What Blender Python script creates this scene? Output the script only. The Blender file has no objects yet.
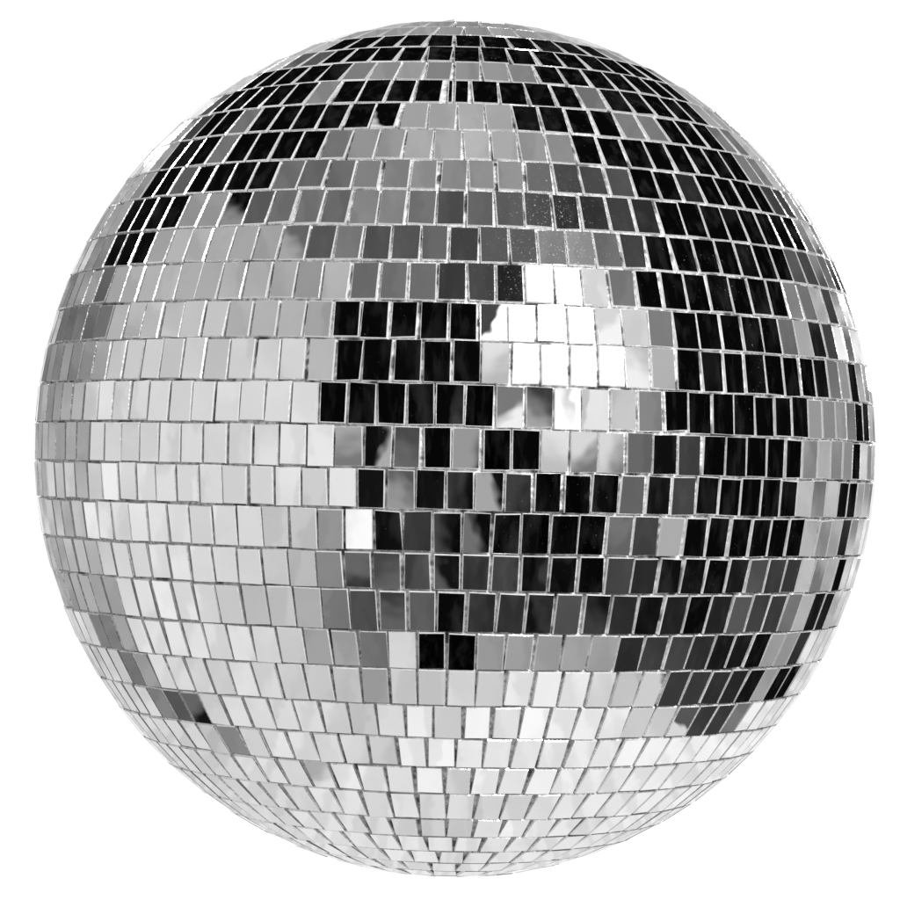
import bpy, bmesh, math, random
import numpy as np
from mathutils import Vector, Matrix

sc = bpy.context.scene
rng = random.Random(11)

# ------------------------------------------------------------------ camera
RAD = 0.16                       # a 32 cm mirror ball
DIST = 6.93                      # camera distance in ball radii
ZS = 1.0189                      # the ball is very slightly taller than wide
ROLL, PITCH = 0.0251, -0.0100    # how the ball hangs
CX, CY = 455.2, 448.5            # where its centre sits in the 900 px photograph
F = 418.6 * math.sqrt(DIST * DIST - 1)      # focal length in photograph pixels

cd = bpy.data.cameras.new('camera')
cam = bpy.data.objects.new('camera', cd)
sc.collection.objects.link(cam)
cam.location = (0, -DIST * RAD, 0)
cam.rotation_euler = (math.pi / 2, 0, 0)
cd.sensor_width = 36
cd.lens = 36 * F / 900
cd.shift_x = -(CX - 450) / 900
cd.shift_y = (CY - 450) / 900
cd.clip_start = 0.01
cd.clip_end = 100
sc.camera = cam
sc.view_settings.view_transform = 'Standard'
sc.view_settings.look = 'None'
sc.view_settings.exposure = 0
sc.view_settings.gamma = 1

# the big round soft lamp behind the photographer's right shoulder; the ball mirrors it
def aim(ob, at=Vector((0, 0, 0))):
    ob.rotation_euler = (at - ob.location).to_track_quat('-Z', 'Y').to_euler()
def make_lamp(name, size, energy):
    ld = bpy.data.lights.new(name, 'AREA')
    ld.shape = 'DISK'; ld.size = size; ld.energy = energy
    ob = bpy.data.objects.new(name, ld)
    sc.collection.objects.link(ob)
    return ob
# each lamp with the place on the ball (photograph pixels) where the tiles mirror it
LAMPS = [(make_lamp('soft_lamp', 0.40, 17), (562, 322), 1.15),
         (make_lamp('glint_lamp', 0.15, 5), (172, 140), 1.25),  # unseen lamp, added to brighten joints and glints at the upper left
         (make_lamp('rim_lamp', 0.16, 5), (858, 338), 1.25)]  # unseen lamp, added for white streaks near the right rim

# ------------------------------------------------------------------ ball frame
def to_world(x, y, z):
    """ball frame (z = axis) -> hanging pose, unit radius"""
    y, z = y * math.cos(PITCH) - z * math.sin(PITCH), y * math.sin(PITCH) + z * math.cos(PITCH)
    x, z = x * math.cos(ROLL) + z * math.sin(ROLL), -x * math.sin(ROLL) + z * math.cos(ROLL)
    return np.array((x, y, z))

def surf(phi, lam):
    p = to_world(math.cos(phi) * math.sin(lam), -math.cos(phi) * math.cos(lam), math.sin(phi))
    n = to_world(math.cos(phi) * math.sin(lam), -math.cos(phi) * math.cos(lam), math.sin(phi))
    p[2] *= ZS
    n[2] /= ZS
    return p, n / np.linalg.norm(n)

def project(p):
    d = DIST + p[1]
    return CX + F * p[0] / d, CY - F * p[2] / d

# row boundaries measured down the middle of the ball, in photograph pixels
BY = [33.5, 49, 64, 82, 105, 131, 161, 191, 227, 263, 302, 341, 384, 427, 470, 511, 553,
      591, 632, 669, 705, 737, 766, 792, 817, 837, 852, 863]
ph = np.linspace(-1.38, 1.38, 2761)
py = np.array([project(surf(a, 0.0)[0])[1] for a in ph])
BP = [float(np.interp(-y, -py, ph)) for y in BY]
STEP = 0.0848
# tidy the foreshortened ends, keep the measured middle
for i in (0, 1): BP[1 - i] = min(BP[1 - i], BP[2 - i] + 0.084)
for i in range(25, 28): BP[i] = BP[i - 1] - 0.084
while BP[0] < 1.36: BP.insert(0, BP[0] + STEP)
NTOP = BP.index(min(BP, key=lambda b: abs(project(surf(b, 0)[0])[1] - 64))) - 2
while BP[-1] > -1.36: BP.append(BP[-1] - STEP)
# index of the photographed row whose upper edge is y = 33.5
# one seam per row, read near the middle
SEAM = [481.7, 453.3, 453.3, 470.7, 456.7, 461.7, 467.7, 465.7, 450, 466.7, 449, 451.7, 465, 451.7, 475,
        461.7, 461, 466.7, 446.7, 446.7, 463, 455, 471.7, 446.7, 474, 454, 465]

def lon_at(phi, x):
    lo, hi = -1.3, 1.3
    for _ in range(40):
        m = (lo + hi) / 2
        if project(surf(phi, m)[0])[0] < x: lo = m
        else: hi = m
    return lo

for _l, _px, _dist in LAMPS:
    _b = min((((project(surf(a, o)[0])[0] - _px[0]) ** 2 + (project(surf(a, o)[0])[1] - _px[1]) ** 2), a, o)
             for a in np.linspace(0, .9, 91) for o in np.linspace(-1.4, 1.4, 281))
    _p, _n = surf(_b[1], _b[2])
    _v = _p - np.array((0, -DIST, 0)); _v /= np.linalg.norm(_v)
    _r = _v - 2 * _v.dot(_n) * _n
    _l.location = Vector(_p * RAD) + Vector(_r) * _dist
    aim(_l)

TW = 2 * math.pi / 102.5                     # tile pitch round a row
ROWPAR = []
for i in range(len(BP) - 1):
    mid = (BP[i] + BP[i + 1]) / 2
    n_row = max(8, round(2 * math.pi * math.cos(mid) / TW))
    kk = i - NTOP
    ROWPAR.append((mid, n_row, lon_at(mid, SEAM[kk]) if 0 <= kk < len(SEAM) else rng.uniform(0, 2 * math.pi / n_row)))

# reflected light-dark edges, painted into the world as a small patch for each
# listed tile: row, x, direction of the far side, near / far brightness, offset, softness
EDGES = [
 (10, 495, (1, -0.75), 70, 300, 0.0004, 0.0006), (11, 495, (0.5, -1), 225, 185, 0.0, 0.0035),
 (12, 510, (0.7, -1), 120, 240, 0.0008, 0.0016), (12, 541, (-0.6, -1), 60, 190, 0.0005, 0.004),
 (13, 376, (1, -0.3), 14, 170, 0.0016, 0.0010), (13, 467, (1, -0.25), 150, 35, 0.0002, 0.0016),
 (13, 406, (0.6, 1), 105, 70, 0, 0.004), (13, 586, (0.7, -1), 215, 120, 0.0004, 0.0022),
 (13, 347, (0.1, -1), 165, 120, 0.0, 0.003), (13, 555, (0.5, 1), 190, 225, 0.0, 0.003),
 (14, 490, (1, 0.55), 165, 16, 0.0006, 0.0009), (14, 399, (0.9, 0.8), 150, 85, 0.0, 0.002),
 (14, 460, (-1, 0.1), 12, 55, 0.0006, 0.002), (14, 520, (-1, 0.3), 12, 60, -0.0004, 0.0025),
 (15, 477, (1, 0.35), 110, 12, 0.0004, 0.0012), (15, 446, (1, 0.2), 70, 10, 0.0, 0.0018),
 (16, 446, (0.6, 0.4), 90, 20, 0.0, 0.0016), (16, 385, (0.5, -1), 70, 100, 0.0, 0.003),
 (16, 356, (0.1, -1), 100, 55, 0.0006, 0.0018), (13, 614, (1, -0.4), 215, 120, 0.0, 0.003),
 (4, 383, (-0.45, -1), 8, 225, 0.0022, 0.0006), (7, 233, (0.2, -1), 8, 140, 0.0004, 0.0016),
 (8, 293, (0.8, 1), 165, 100, 0.0004, 0.002), (20, 673, (-0.7, -1), 85, 215, 0.0005, 0.0007),
 (20, 190, (0.5, -1), 100, 20, 0.0018, 0.0020), (19, 660, (1, 0.2), 205, 90, 0.0016, 0.0007),
 (2, 438, (0.1, -1), 130, 40, 0.0016, 0.0010), (22, 315, (0.3, -1), 170, 225, 0.0006, 0.002),
 (17, 602, (0.6, 1), 60, 18, 0.0, 0.003), (11, 628, (0.8, 0.6), 240, 190, 0.0, 0.002),
 (10, 614, (0.4, -1), 215, 245, 0.0, 0.001), (17, 392, (0.3, 1), 95, 60, 0.0, 0.002),
]
def tile_index(k, x):
    mid, n_row, lam0 = ROWPAR[NTOP + k]
    pitch = 2 * math.pi / n_row
    return round((lon_at(mid, x) - lam0) / pitch - 0.5)
EXACT = {(e[0], tile_index(e[0], e[1]) % ROWPAR[NTOP + e[0]][1]) for e in EDGES}

# ------------------------------------------------------------------ reflections painted into the world
# Brightness of the tile reflections, painted into the world, bright highlight patch included:
# read row by row as runs of (end x, brightness) and turned into directions.
L = {
 0: "338:175 545:10 600:18 640:120 900:185",
 1: "296:195 320:90 657:8 700:145 900:190",
 2: "250:200 338:8 366:115 395:140 423:150 453:118 482:140 510:145 541:130 680:8 900:165",
 3: "212:238 227:90 303:8 330:135 583:8 612:118 703:8 735:155 900:195",
 4: "165:195 175:250 190:150 207:60 243:8 263:110 395:8 431:165 458:168 515:162 623:8 652:125 710:8 735:115 900:180",
 5: "150:190 160:255 177:150 200:25 220:8 243:115 315:8 343:120 373:140 400:150 432:165 460:163 490:172 518:165 548:150 577:135 740:8 765:120 900:180",
 6: "143:170 153:140 183:12 200:95 270:10 300:105 325:100 352:100 380:122 408:130 438:140 467:132 497:142 526:145 557:110 585:75 608:72 637:76 683:8 708:45 767:8 785:65 900:165",
 7: "130:155 163:14 183:10 223:155 243:50 268:88 300:108 322:112 350:100 378:128 408:130 438:112 467:75 497:95 526:90 557:80 585:50 608:52 637:62 663:46 793:8 900:165",
 8: "97:190 112:130 147:12 223:170 255:158 280:152 307:112 332:85 362:118 390:80 418:85 448:100 478:68 508:88 538:100 567:132 597:145 623:112 650:66 780:8 800:95 815:60 840:110 900:185",
 9: "63:170 97:125 115:92 260:172 300:165 330:142 348:172 377:100 407:110 438:105 467:60 497:70 527:36 583:300 612:215 640:120 777:8 790:60 820:150 835:60 900:200",
 10: "60:170 107:108 150:180 230:188 300:172 330:165 480:8 509:160 598:310 628:232 655:200 680:120 773:8 790:105 812:150 830:60 900:200",
 11: "90:125 110:170 300:200 332:187 480:8 510:212 627:320 653:218 680:178 823:8 845:130 858:20 900:175",
 12: "80:145 280:207 318:217 495:6 525:150 557:112 587:240 615:208 642:190 670:130 813:8 833:125 853:155 864:15 900:170",
 13: "90:150 270:210 320:217 332:225 362:150 390:16 422:90 451:12 482:112 512:5 542:14 572:202 600:150 628:165 655:100 682:16 706:60 805:8 847:150 858:12 900:175",
 14: "85:165 290:216 327:203 353:226 383:20 415:120 444:12 474:26 505:135 536:30 623:9 653:105 678:20 703:66 800:8 840:150 852:12 900:175",
 15: "90:172 257:216 286:196 312:188 342:145 368:250 400:14 430:46 461:24 492:72 608:7 637:106 665:62 690:165 793:8 838:158 848:60 900:190",
 16: "97:155 263:217 292:190 315:180 340:126 370:92 400:75 430:65 461:42 492:60 522:50 553:20 608:9 638:66 665:42 692:15 720:10 740:26 757:82 773:92 790:52 830:168 844:12 900:200",
 17: "120:158 230:220 290:192 315:168 345:120 377:75 407:82 438:90 467:8 498:45 528:50 557:15 588:80 613:20 641:45 667:8 692:35 714:10 735:35 755:88 773:60 792:110 813:165 830:22 900:205",
 18: "93:205 115:125 127:155 270:217 300:196 328:158 357:160 386:112 417:206 446:3 476:3 508:152 595:152 624:152 650:42 675:56 697:60 718:45 740:24 760:14 787:150 805:46 900:215",
 19: "123:208 145:118 163:160 280:218 356:204 386:166 446:204 476:226 507:206 595:236 624:216 648:200 672:70 697:60 718:50 740:44 752:20 772:160 787:14 900:225",
 20: "160:214 178:130 200:88 283:217 343:220 372:205 402:220 433:240 465:212 498:240 527:222 557:248 590:240 613:240 635:225 663:212 683:150 727:58 740:120 900:235",
 21: "200:218 217:200 237:140 300:222 330:226 360:214 390:212 422:244 455:246 485:234 900:240",
 22: "240:215 300:225 323:190 400:232 437:240 470:220 600:238 900:236",
 23: "300:218 450:226 520:220 900:236",
 24: "300:216 430:222 474:214 900:236",
 25: "300:214 900:230", 26: "300:215 900:228",
}
TOPX = "350:212 430:150 500:142 560:155 900:195"       # the sliver above the first full row

def lin(v):
    v = v / 255.0
    if v > 1: return 1.0 + (v - 1) * 6.0
    return v / 12.92 if v <= 0.04045 else ((v + 0.055) / 1.055) ** 2.4

def uw(phi, lam):
    """direction mirrored by a tile there, as a point of the light-probe disc (half vector)"""
    p, n = surf(phi, lam)
    v = p - np.array((0, -DIST, 0)); v /= np.linalg.norm(v)
    r = v - 2 * v.dot(n) * n
    h = r - np.array((0, 1, 0)); h /= np.linalg.norm(h)
    return h[0], h[2]

def basis(u, a):
    return [1 + 0 * u, a, a**2, a**3, a**4, a**5, u, u * a, u**2, u**2 * a, u**2 * a**2, u**4, u**4 * a, u**2 * a**3]

s_phi, s_u, s_w = [], [], []
for phi in np.linspace(-1.05, 1.13, 40):
    for lam in np.linspace(-1.4, 1.4, 41):
        p, n = surf(phi, lam)
        v = p - np.array((0, -DIST, 0))
        if v.dot(n) < -0.10 * np.linalg.norm(v):
            u, w = uw(phi, lam); s_phi.append(phi); s_u.append(u); s_w.append(w)
s_phi, s_u, s_w = map(np.array, (s_phi, s_u, s_w))
COEF = np.linalg.lstsq(np.array(basis(s_u, s_w)).T, s_phi, rcond=None)[0]
print('probe fit rms (rad)', float(np.sqrt(np.mean((np.array(basis(s_u, s_w)).T @ COEF - s_phi) ** 2))))

def fitted(i):
    """the map's value for the seam above row i, mean of the tile centres on either side"""
    vals = []
    for a in (i - 1, i):
        uu, ww = uw((BP[a] + BP[a + 1]) / 2, 0.0)
        vals.append(float(np.dot(basis(uu, ww), COEF)))
    return sum(vals) / 2
for _i in range(NTOP - 1, NTOP + 27):
    m_ = (BP[_i] + BP[_i + 1]) / 2
    print('row', _i - NTOP, round(m_, 3), [round(float(np.dot(basis(*uw(m_, l_)), COEF)) - m_, 3) for l_ in (-1.2, -.8, 0, .8, 1.2)])

world = bpy.data.worlds.new('World')
sc.world = world
world.use_nodes = True
nt = world.node_tree
nt.nodes.clear()
N, K = nt.nodes, nt.links
def math_(op, a, b=None, c=None, clamp=False):
    m = N.new('ShaderNodeMath'); m.operation = op; m.use_clamp = clamp
    for i, v in enumerate((a, b, c)):
        if v is None: continue
        if isinstance(v, (int, float)): m.inputs[i].default_value = v
        else: K.new(v, m.inputs[i])
    return m.outputs[0]
def vmath(op, a, b):
    m = N.new('ShaderNodeVectorMath'); m.operation = op
    for i, v in enumerate((a, b)):
        if v is None: continue
        if isinstance(v, tuple): m.inputs[i].default_value = v
        else: K.new(v, m.inputs[i])
    return m.outputs[0]
tc = N.new('ShaderNodeTexCoord')
direc = vmath('NORMALIZE', tc.outputs['Generated'], None)
half = vmath('NORMALIZE', vmath('SUBTRACT', direc, (0, 1, 0)), None)
# noise painted into the world: soft mottling and wobble in the tile reflections
nz = N.new('ShaderNodeTexNoise'); nz.inputs['Scale'].default_value = 22; nz.inputs['Detail'].default_value = 4
nz.inputs['Distortion'].default_value = 1.2
K.new(half, nz.inputs['Vector'])
nz2 = N.new('ShaderNodeTexNoise'); nz2.inputs['Scale'].default_value = 60; nz2.inputs['Detail'].default_value = 3
nz2.inputs['Distortion'].default_value = 2.5
K.new(half, nz2.inputs['Vector'])
wob = vmath('MULTIPLY', vmath('SUBTRACT', nz2.outputs['Color'], (0.5, 0.5, 0.5)), (0.010, 0, 0.010))
sep = N.new('ShaderNodeSeparateXYZ'); K.new(vmath('ADD', half, wob), sep.inputs[0])
u, w = sep.outputs['X'], sep.outputs['Z']
u2 = math_('MULTIPLY', u, u); u4 = math_('MULTIPLY', u2, u2)
c = [float(x) for x in COEF]
def horner(cs, x):
    r = cs[-1]
    for k in reversed(cs[:-1]):
        r = math_('MULTIPLY_ADD', r if not isinstance(r, float) else x, x if not isinstance(r, float) else r, k)
    return r
even = horner([c[0], c[1], c[2], c[3], c[4], c[5]], w)
t_u = math_('MULTIPLY', u, math_('MULTIPLY_ADD', w, c[7], c[6]))
t_u2 = math_('MULTIPLY', u2, horner([c[8], c[9], c[10], c[13]], w))
t_u4 = math_('MULTIPLY', u4, math_('MULTIPLY_ADD', w, c[12], c[11]))
lat = math_('ADD', math_('ADD', even, t_u), math_('ADD', t_u2, t_u4))
U = math_('MULTIPLY_ADD', u, 0.5, 0.5)

def ramp(stops):
    """stops: sorted (pos, value) -> socket; several ramps are chained past 30 stops"""
    out = None
    chunks = []
    i = 0
    while i < len(stops) - 1:
        chunks.append(stops[i:i + 30]); i += 29
    for k, ch in enumerate(chunks):
        r = N.new('ShaderNodeValToRGB'); K.new(U, r.inputs[0])
        e = r.color_ramp.elements
        r.color_ramp.interpolation = 'LINEAR'
        while len(e) < len(ch): e.new(0.5)
        for el, (p_, v_) in zip(e, ch):
            el.position = p_
        for el, (p_, v_) in zip(e, ch):
            q = math.sqrt(v_) / 2.0          # ramps store 0..1; light goes up to 4
            el.color = (q, q, q, 1)
        o = r.outputs[0]
        if out is None: out = o
        else:
            g = math_('GREATER_THAN', U, ch[0][0])
            out = math_('ADD', math_('MULTIPLY', out, math_('SUBTRACT', 1.0, g)), math_('MULTIPLY', o, g))
    q2 = math_('MULTIPLY', out, 2.0)
    return math_('MULTIPLY', q2, q2)

R0 = NTOP                                   # BP index of the photographed row 0
rows = [(R0 - 1, TOPX)] + [(R0 + i, L[i]) for i in sorted(L)]
row_lights = []
GAIN = 1.08                                 # silvered glass gives back a little less
for bi, txt in rows:
    mid = (BP[bi] + BP[bi + 1]) / 2
    p1, p0 = fitted(bi), fitted(bi + 1)
    runs, x0 = [], 20.0
    for t in txt.split():
        xe, v = t.split(':'); runs.append((x0, float(xe), lin(float(v)) * GAIN)); x0 = float(xe)
    # the runs change where one tile ends and the next begins
    st = []
    n_row, lam0 = ROWPAR[bi][1:]
    pitch = 2 * math.pi / n_row
    for ri, (a, b, v) in enumerate(runs):
        ka = round((lon_at(mid, a) - lam0) / pitch)
        kb = round((lon_at(mid, b) - lam0) / pitch)
        if bi >= NTOP + 19: v *= 0.91
        if b < 100 and v < lin(190): v *= 1.3
        if kb <= ka:
            continue
        for q in (ka + 0.14, kb - 0.14):
            lam = min(max(lam0 + q * pitch, -1.38), 1.38)
            st.append((uw(mid, lam)[0] * 0.5 + 0.5, v))
    st.sort()
    out = []
    for s in st:
        if out and s[0] - out[-1][0] < 1e-3: continue
        out.append(s)
    if len(out) < 2: out.append((1.0, out[-1][1]))
    val = ramp(out)
    soft = 0.016
    hi = 9.0 if bi == rows[0][0] else p1
    lo = -9.0 if bi == rows[-1][0] else p0
    m1 = N.new('ShaderNodeMapRange'); m1.interpolation_type = 'SMOOTHSTEP'
    K.new(lat, m1.inputs[0]); m1.inputs[1].default_value = lo - soft; m1.inputs[2].default_value = lo + soft
    m2 = N.new('ShaderNodeMapRange'); m2.interpolation_type = 'SMOOTHSTEP'
    K.new(lat, m2.inputs[0]); m2.inputs[1].default_value = hi - soft; m2.inputs[2].default_value = hi + soft
    wgt = math_('SUBTRACT', m1.outputs[0], m2.outputs[0])
    tv = math_('MULTIPLY', val, wgt)
    row_lights.append(tv)
# mottling: +-14 %
mot = math_('MULTIPLY_ADD', nz.outputs[0], 0.5, 0.75)
mod = mot
# diagonal streaks painted into the reflections of the central tiles, faint elsewhere
mpw = N.new('ShaderNodeMapping'); mpw.inputs['Rotation'].default_value = (0, math.radians(24), 0)
mpw.inputs['Scale'].default_value = (170, 1, 38)
K.new(half, mpw.inputs[0])
streak = N.new('ShaderNodeTexNoise'); streak.inputs['Scale'].default_value = 1; streak.inputs['Detail'].default_value = 0.5
K.new(mpw.outputs[0], streak.inputs['Vector'])
dm = N.new('ShaderNodeVectorMath'); dm.operation = 'DISTANCE'
K.new(half, dm.inputs[0]); dm.inputs[1].default_value = (0.12, -0.985, -0.10)
mk = N.new('ShaderNodeMapRange'); mk.interpolation_type = 'SMOOTHSTEP'
K.new(dm.outputs['Value'], mk.inputs[0]); mk.inputs[1].default_value = 0.16; mk.inputs[2].default_value = 0.32
mk.inputs[3].default_value = 1; mk.inputs[4].default_value = 0.12
fr = N.new('ShaderNodeMapRange'); fr.interpolation_type = 'SMOOTHSTEP'; K.new(streak.outputs[0], fr.inputs[0])
fr.inputs[1].default_value = 0.42; fr.inputs[2].default_value = 0.56; fr.inputs[3].default_value = -0.5; fr.inputs[4].default_value = 0.7
mod = math_('MULTIPLY', mod, math_('MULTIPLY_ADD', mk.outputs[0], fr.outputs[0], 1.0))
thin = math_('MULTIPLY', math_('MULTIPLY', math_('SUBTRACT', streak.outputs[0], 0.60, clamp=True), 0.5), mk.outputs[0])
# narrow light and dark bands painted into the reflections near both side rims
mps = N.new('ShaderNodeMapping'); mps.inputs['Scale'].default_value = (75, 0, 7); K.new(half, mps.inputs[0])
rim_nz = N.new('ShaderNodeTexNoise'); rim_nz.inputs['Scale'].default_value = 1; rim_nz.inputs['Detail'].default_value = 2; K.new(mps.outputs[0], rim_nz.inputs['Vector'])
rr = N.new('ShaderNodeMapRange'); K.new(rim_nz.outputs[0], rr.inputs[0])
rr.inputs[1].default_value = 0.36; rr.inputs[2].default_value = 0.64; rr.inputs[3].default_value = -0.75; rr.inputs[4].default_value = 0.65
sid = N.new('ShaderNodeMapRange'); sid.interpolation_type = 'SMOOTHSTEP'; K.new(u, sid.inputs[0])
sid.inputs[1].default_value = 0.74; sid.inputs[2].default_value = 0.84; sid.inputs[4].default_value = 1.0
sil = N.new('ShaderNodeMapRange'); sil.interpolation_type = 'SMOOTHSTEP'; K.new(u, sil.inputs[0])
sil.inputs[1].default_value = -0.74; sil.inputs[2].default_value = -0.86; sil.inputs[4].default_value = 0.35
low = N.new('ShaderNodeMapRange'); low.interpolation_type = 'SMOOTHSTEP'; K.new(w, low.inputs[0])
low.inputs[1].default_value = -0.50; low.inputs[2].default_value = -0.15; low.inputs[3].default_value = 0.15
sm = math_('MULTIPLY', math_('ADD', sid.outputs[0], sil.outputs[0]), low.outputs[0])
mod = math_('MULTIPLY', mod, math_('MULTIPLY_ADD', sm, rr.outputs[0], 1.0))
# white paper sweep straight behind the ball
sp = N.new('ShaderNodeSeparateXYZ'); K.new(direc, sp.inputs[0])
back = N.new('ShaderNodeMapRange'); back.interpolation_type = 'SMOOTHSTEP'
K.new(sp.outputs['Y'], back.inputs[0])
back.inputs[1].default_value = math.cos(math.radians(18.5)); back.inputs[2].default_value = math.cos(math.radians(13.4))
bk = back.outputs[0]
nb = math_('SUBTRACT', 1.0, bk)
mod = math_('MULTIPLY', mod, nb)
def emit(col, strength=None):
    g = N.new('ShaderNodeBackground'); K.new(col, g.inputs['Color']); g.inputs['Strength'].default_value = 1.0
    if strength is not None: K.new(strength, g.inputs['Strength'])
    return g.outputs[0]
def add_shaders(a_, b_):
    q = N.new('ShaderNodeAddShader'); K.new(a_, q.inputs[0]); K.new(b_, q.inputs[1])
    return q.outputs[0]
bgs = [emit(math_('MULTIPLY_ADD', bk, 1.03, math_('MULTIPLY', thin, nb)))]
for i in range(0, len(row_lights), 7):
    t_ = row_lights[i]
    for x_ in row_lights[i + 1:i + 7]: t_ = math_('ADD', t_, x_)
    bgs.append(emit(t_, mod))
shader = bgs[0]
for q in bgs[1:]: shader = add_shaders(shader, q)
sh = N.new('ShaderNodeSeparateXYZ'); K.new(half, sh.inputs[0])
groups_ = []
for k_, x_, (dx, dz), va, vb, off, soft_ in EDGES:
    mid, n_row, lam0 = ROWPAR[NTOP + k_]
    lamc = lam0 + (tile_index(k_, x_) + 0.5) * 2 * math.pi / n_row
    hx, hz = uw(mid, lamc)
    q_ = math.hypot(dx, dz); dx /= q_; dz /= q_
    ax = math_('SUBTRACT', sh.outputs[0], float(hx)); az = math_('SUBTRACT', sh.outputs[2], float(hz))
    along = math_('MULTIPLY_ADD', ax, dx, math_('MULTIPLY', az, dz))
    r2 = math_('MULTIPLY_ADD', ax, ax, math_('MULTIPLY', az, az))
    inm = N.new('ShaderNodeMapRange'); inm.interpolation_type = 'SMOOTHSTEP'; K.new(r2, inm.inputs[0])
    inm.inputs[1].default_value = 0.010 ** 2; inm.inputs[2].default_value = 0.015 ** 2
    inm.inputs[3].default_value = 1; inm.inputs[4].default_value = 0
    vv = N.new('ShaderNodeMapRange'); vv.interpolation_type = 'SMOOTHSTEP'; K.new(along, vv.inputs[0])
    vv.inputs[1].default_value = off - soft_; vv.inputs[2].default_value = off + soft_
    vv.inputs[3].default_value = lin(va) * GAIN; vv.inputs[4].default_value = lin(vb) * GAIN
    groups_.append((inm.outputs[0], math_('MULTIPLY', vv.outputs[0], inm.outputs[0])))
for i in range(0, len(groups_), 6):
    M_, V_ = groups_[i]
    for m1_, v1_ in groups_[i + 1:i + 6]: M_, V_ = math_('ADD', M_, m1_), math_('ADD', V_, v1_)
    ms = N.new('ShaderNodeMixShader'); K.new(M_, ms.inputs[0]); K.new(shader, ms.inputs[1])
    K.new(emit(math_('DIVIDE', V_, math_('MAXIMUM', M_, 0.0001))), ms.inputs[2])
    shader = ms.outputs[0]
wo = N.new('ShaderNodeOutputWorld'); K.new(shader, wo.inputs[0])
world.cycles.sampling_method = 'MANUAL'
world.cycles.sample_map_resolution = 1024

# ------------------------------------------------------------------ materials
ball = bpy.data.objects.new('mirror_ball', None)
sc.collection.objects.link(ball)
ball.empty_display_size = 0.05
ball.location = (0, 0, -RAD * ZS)           # base of the ball
ball['label'] = 'silver mirror ball covered in rows of small square mirror tiles'
ball['category'] = 'mirror ball'
bpy.context.view_layer.update()
def new_mat(name):
    m = bpy.data.materials.new(name); m.use_nodes = True
    return m, m.node_tree.nodes, m.node_tree.links, m.node_tree.nodes['Principled BSDF']

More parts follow.
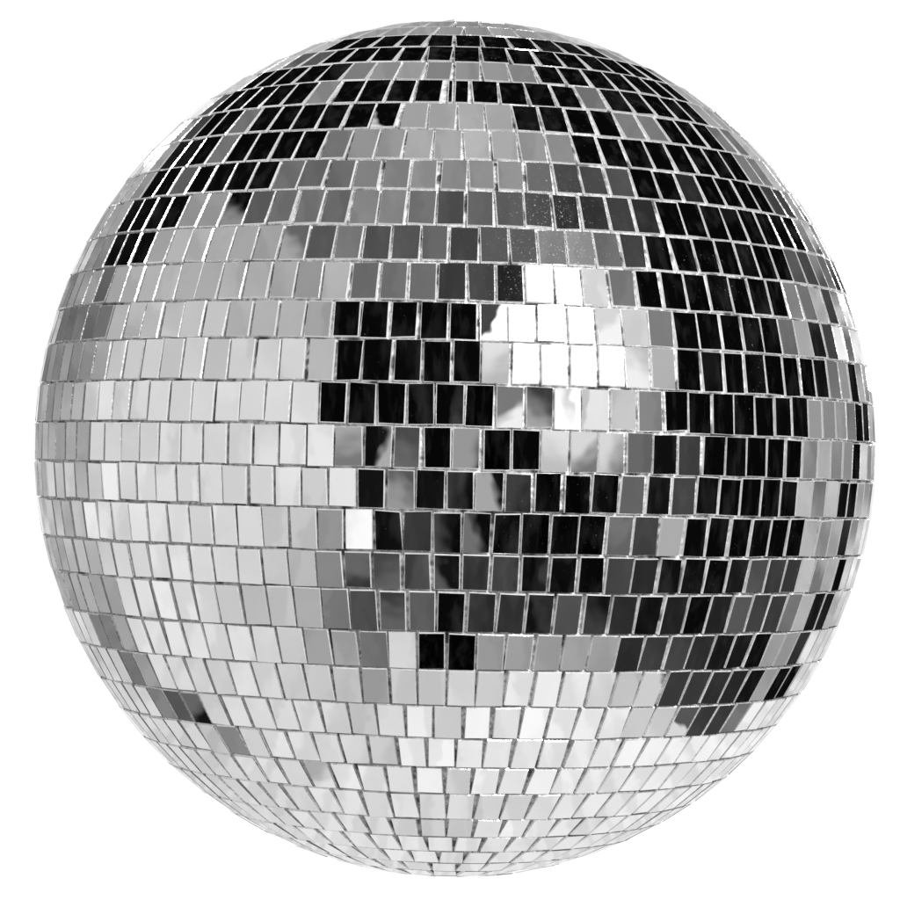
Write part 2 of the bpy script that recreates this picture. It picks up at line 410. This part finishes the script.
def tile_material():
    m, n, k, b = new_mat('mirror_glass')
    b.inputs['Base Color'].default_value = (0.93, 0.93, 0.93, 1)
    b.inputs['Metallic'].default_value = 1
    b.inputs['Roughness'].default_value = 0.0
    t = n.new('ShaderNodeTexCoord'); t.object = ball
    # grains of dust stuck to the glass, thicker in some patches than in others
    a = n.new('ShaderNodeTexNoise'); a.inputs['Scale'].default_value = 1500; a.inputs['Detail'].default_value = 1
    k.new(t.outputs['Object'], a.inputs['Vector'])
    pch = n.new('ShaderNodeTexNoise'); pch.inputs['Scale'].default_value = 22; pch.inputs['Detail'].default_value = 2
    k.new(t.outputs['Object'], pch.inputs['Vector'])
    th = n.new('ShaderNodeMapRange'); k.new(pch.outputs[0], th.inputs[0])
    th.inputs[1].default_value = 0.35; th.inputs[2].default_value = 0.75
    th.inputs[3].default_value = 0.84; th.inputs[4].default_value = 0.70
    # one area right of the middle was never wiped
    pp = surf(0.42, 0.20)[0] * RAD
    dd = n.new('ShaderNodeVectorMath'); dd.operation = 'DISTANCE'
    k.new(t.outputs['Object'], dd.inputs[0]); dd.inputs[1].default_value = (pp[0], pp[1], pp[2] + RAD * ZS)
    dr = n.new('ShaderNodeMapRange'); dr.interpolation_type = 'SMOOTHSTEP'; k.new(dd.outputs['Value'], dr.inputs[0])
    dr.inputs[1].default_value = 0.008; dr.inputs[2].default_value = 0.045; dr.inputs[3].default_value = 0.15; dr.inputs[4].default_value = 0.0
    t2 = n.new('ShaderNodeMath'); t2.operation = 'SUBTRACT'; k.new(th.outputs[0], t2.inputs[0]); k.new(dr.outputs[0], t2.inputs[1])
    d = n.new('ShaderNodeMath'); d.operation = 'SUBTRACT'; k.new(a.outputs[0], d.inputs[0]); k.new(t2.outputs[0], d.inputs[1])
    g = n.new('ShaderNodeMath'); g.operation = 'MULTIPLY'; g.use_clamp = True; k.new(d.outputs[0], g.inputs[0]); g.inputs[1].default_value = 4
    # faint wiped smears
    sv = n.new('ShaderNodeMapping'); sv.inputs['Scale'].default_value = (260, 260, 60); sv.inputs['Rotation'].default_value = (0.5, 0.7, 0.2)
    k.new(t.outputs['Object'], sv.inputs[0])
    sm_ = n.new('ShaderNodeTexNoise'); sm_.inputs['Scale'].default_value = 1; sm_.inputs['Detail'].default_value = 4; k.new(sv.outputs[0], sm_.inputs['Vector'])
    sr_ = n.new('ShaderNodeMapRange'); k.new(sm_.outputs[0], sr_.inputs[0]); sr_.inputs[1].default_value = 0.5; sr_.inputs[2].default_value = 0.8
    sr_.inputs[3].default_value = 0.0; sr_.inputs[4].default_value = 0.028
    gs = n.new('ShaderNodeMath'); gs.operation = 'MAXIMUM'; k.new(g.outputs[0], gs.inputs[0]); k.new(sr_.outputs[0], gs.inputs[1])
    dust = n.new('ShaderNodeBsdfDiffuse'); dust.inputs[0].default_value = (0.5, 0.5, 0.5, 1)
    mx = n.new('ShaderNodeMixShader'); k.new(gs.outputs[0], mx.inputs[0])
    # thin scratches
    mp = n.new('ShaderNodeMapping'); mp.inputs['Scale'].default_value = (60, 60, 900); mp.inputs['Rotation'].default_value = (0.3, 0.8, 0.5)
    k.new(t.outputs['Object'], mp.inputs[0])
    sN = n.new('ShaderNodeTexNoise'); sN.inputs['Scale'].default_value = 1.0; k.new(mp.outputs[0], sN.inputs['Vector'])
    # the glass is a touch wavy
    bw = n.new('ShaderNodeTexNoise'); bw.inputs['Scale'].default_value = 110; bw.inputs['Detail'].default_value = 1
    k.new(t.outputs['Object'], bw.inputs['Vector'])
    bu = n.new('ShaderNodeBump'); bu.inputs['Strength'].default_value = 0.35; bu.inputs['Distance'].default_value = 0.00004
    k.new(bw.outputs[0], bu.inputs['Height']); k.new(bu.outputs[0], b.inputs['Normal'])
    out = n['Material Output']
    k.new(b.outputs[0], mx.inputs[1]); k.new(dust.outputs[0], mx.inputs[2]); k.new(mx.outputs[0], out.inputs[0])
    return m

def edge_material():
    m, n, k, b = new_mat('cut_glass_edge')
    b.inputs['Base Color'].default_value = (0.95, 0.95, 0.95, 1)
    b.inputs['Metallic'].default_value = 0.6
    t = n.new('ShaderNodeTexCoord'); t.object = ball
    a = n.new('ShaderNodeTexNoise'); a.inputs['Scale'].default_value = 420; a.inputs['Detail'].default_value = 3
    k.new(t.outputs['Object'], a.inputs['Vector'])
    r = n.new('ShaderNodeMapRange'); k.new(a.outputs[0], r.inputs[0]); r.inputs[3].default_value = 0.04; r.inputs[4].default_value = 0.32
    k.new(r.outputs[0], b.inputs['Roughness'])
    bu = n.new('ShaderNodeBump'); bu.inputs['Strength'].default_value = 1.0; bu.inputs['Distance'].default_value = 0.00025
    k.new(a.outputs[0], bu.inputs['Height']); k.new(bu.outputs[0], b.inputs['Normal'])
    return m

def core_material():
    m, n, k, b = new_mat('silvered_core')
    b.inputs['Metallic'].default_value = 0.25
    t = n.new('ShaderNodeTexCoord'); t.object = ball
    a = n.new('ShaderNodeTexNoise'); a.inputs['Scale'].default_value = 500; a.inputs['Detail'].default_value = 4
    k.new(t.outputs['Object'], a.inputs['Vector'])
    cr = n.new('ShaderNodeValToRGB'); k.new(a.outputs[0], cr.inputs[0])
    cr.color_ramp.elements[0].position = 0.38; cr.color_ramp.elements[0].color = (0.42, 0.42, 0.42, 1)
    cr.color_ramp.elements[1].position = 0.62; cr.color_ramp.elements[1].color = (0.92, 0.92, 0.92, 1)
    lf = n.new('ShaderNodeTexNoise'); lf.inputs['Scale'].default_value = 130; lf.inputs['Detail'].default_value = 2
    k.new(t.outputs['Object'], lf.inputs['Vector'])
    lr = n.new('ShaderNodeMapRange'); k.new(lf.outputs[0], lr.inputs[0]); lr.inputs[1].default_value = 0.36; lr.inputs[2].default_value = 0.46
    lr.inputs[3].default_value = 0.12; lr.inputs[4].default_value = 1.0
    mm = n.new('ShaderNodeVectorMath'); mm.operation = 'SCALE'; k.new(cr.outputs[0], mm.inputs[0]); k.new(lr.outputs[0], mm.inputs['Scale'])
    k.new(mm.outputs[0], b.inputs['Base Color'])
    b.inputs['Roughness'].default_value = 0.38
    bu = n.new('ShaderNodeBump'); bu.inputs['Strength'].default_value = 1.0; bu.inputs['Distance'].default_value = 0.0010
    k.new(a.outputs[0], bu.inputs['Height']); k.new(bu.outputs[0], b.inputs['Normal'])
    return m

M_TILE, M_EDGE, M_CORE = tile_material(), edge_material(), core_material()

# ------------------------------------------------------------------ the ball
BASE = Vector((0, 0, RAD * ZS))             # ball centre seen from its base

def link(name, verts, faces, mats, fmat, parent, smooth=False, origin=None):
    me = bpy.data.meshes.new(name)
    o_ = Vector(origin) if origin is not None else Vector((0, 0, 0))
    me.from_pydata([Vector(v) - o_ for v in verts], [], faces)
    for m in mats: me.materials.append(m)
    for p_, i in zip(me.polygons, fmat):
        p_.material_index = i; p_.use_smooth = smooth
    me.update()
    ob = bpy.data.objects.new(name, me)
    sc.collection.objects.link(ob)
    ob.parent = parent
    ob.location = o_
    return ob

THICK = 0.0095                               # tile thickness, in radii
tiles = []
for i in range(len(BP) - 1):
    pt, pb = BP[i], BP[i + 1]
    mid = (pt + pb) / 2
    k = i - R0
    n_row, lam0 = ROWPAR[i][1:]
    pitch = 2 * math.pi / n_row
    narrow = min(math.cos(pt), math.cos(pb))
    gy = rng.uniform(0.0012, 0.0030)
    for j in range(n_row):
        lam = lam0 + (j + 0.5) * pitch + rng.gauss(0, 0.0009)
        p, n = surf(mid, lam)
        east = to_world(math.cos(lam), math.sin(lam), 0); east[2] *= ZS
        east = east - n * east.dot(n); east /= np.linalg.norm(east)
        north = np.cross(n, east)
        hw = (pitch * (0.35 * narrow + 0.65 * math.cos(mid)) - rng.uniform(0.0028, 0.0060)) / 2
        hh = ((pt - pb) * (1 + (ZS - 1) * math.cos(mid) ** 2) - gy - rng.uniform(0, 0.003)) / 2
        # each tile is glued on by hand: a hair of tilt, twist and slip
        tame = (k, j) in EXACT
        tx, ty, tw = rng.gauss(0, 0.0045), rng.gauss(0, 0.0045), rng.gauss(0, 0.006 if mid > -0.35 else 0.009)
        if tame: tx = ty = 0.0
        n2 = n + tx * east + ty * north; n2 /= np.linalg.norm(n2)
        e2 = east + tw * north; e2 -= n2 * e2.dot(n2); e2 /= np.linalg.norm(e2)
        o2 = np.cross(n2, e2)
        sag = 1 - math.cos(max(pitch * math.cos(mid), pt - pb) / 2)
        cen = p - n * (0.0055 - rng.uniform(0, 0.0012)) + north * rng.gauss(0, 0.0008)
        ch = rng.uniform(0.0010, 0.0022); cd_ = rng.uniform(0.0022, 0.0050)
        q = [(-1, -1), (1, -1), (1, 1), (-1, 1)]
        if k == 3 and j == n_row - 1:        # one place where the row closed with a narrow cut piece
            cen = cen + e2 * hw * 0.42; hw *= 0.56
            extra = (-1.62, 0.36)
        else: extra = None
        jit = [(rng.gauss(0, 0.0008), rng.gauss(0, 0.0006)) for _ in q]
        if rng.random() < 0.2:
            c_ = rng.randrange(4); jit[c_] = (jit[c_][0] - q[c_][0] * rng.uniform(0.001, 0.0035), jit[c_][1] - q[c_][1] * rng.uniform(0.0, 0.003))
        ring = lambda ins, h: [(cen + e2 * (a * (hw - ins) + jx) + o2 * (b * (hh - ins) + jy) + n2 * h) * RAD
                               for (a, b), (jx, jy) in zip(q, jit)]
        if extra: cut = (cen + e2 * hw * extra[0], hw * extra[1])
        V = ring(0.0004, -0.002) + ring(0, THICK - cd_) + ring(ch, THICK)
        Fc, mt = [(8, 9, 10, 11)], [0]
        for lvl in (0, 4):
            for a in range(4):
                b = (a + 1) % 4
                Fc.append((lvl + a, lvl + b, lvl + 4 + b, lvl + 4 + a)); mt.append(1)
        v = p - np.array((0, -DIST, 0))
        area = -hw * hh * v.dot(n) / np.linalg.norm(v)
        tiles.append((area, V, Fc, mt, cen * RAD))
        if extra:
            cen, hw = cut
            V = ring(0.0004, -0.002) + ring(0, THICK - cd_) + ring(ch, THICK)
            tiles.append((-hw * hh * v.dot(n) / np.linalg.norm(v), V, Fc, mt, cen * RAD))

# core: a silvered shell just under the tiles
cv, cf = [], []
NU, NV = 128, 64
for a in range(NV + 1):
    th = -math.pi / 2 + math.pi * a / NV
    for b in range(NU):
        p, n = surf(th, 2 * math.pi * b / NU)
        cv.append(Vector((p * (1 - 0.0047) * RAD)) + BASE)
for a in range(NV):
    for b in range(NU):
        cf.append((a * NU + b, a * NU + (b + 1) % NU, (a + 1) * NU + (b + 1) % NU, (a + 1) * NU + b))
link('core', cv, cf, [M_CORE], [0] * len(cf), ball, smooth=True)

tiles.sort(key=lambda t: -t[0])
for area, V, Fc, mt, cen in tiles[:100]:
    link('mirror_tile', [Vector(v) + BASE for v in V], Fc, [M_TILE, M_EDGE], mt, ball, origin=Vector(cen) + BASE)
V, Fc, mt = [], [], []
for area, v_, f_, m_, cen in tiles[100:]:
    o = len(V)
    V += [Vector(v) + BASE for v in v_]
    Fc += [tuple(x + o for x in f) for f in f_]
    mt += m_
rest = link('mirror_tiles', V, Fc, [M_TILE, M_EDGE], mt, ball)
rest['kind'] = 'stuff'
print('tiles', len(tiles), 'rows', len(BP) - 1, 'R0', R0)
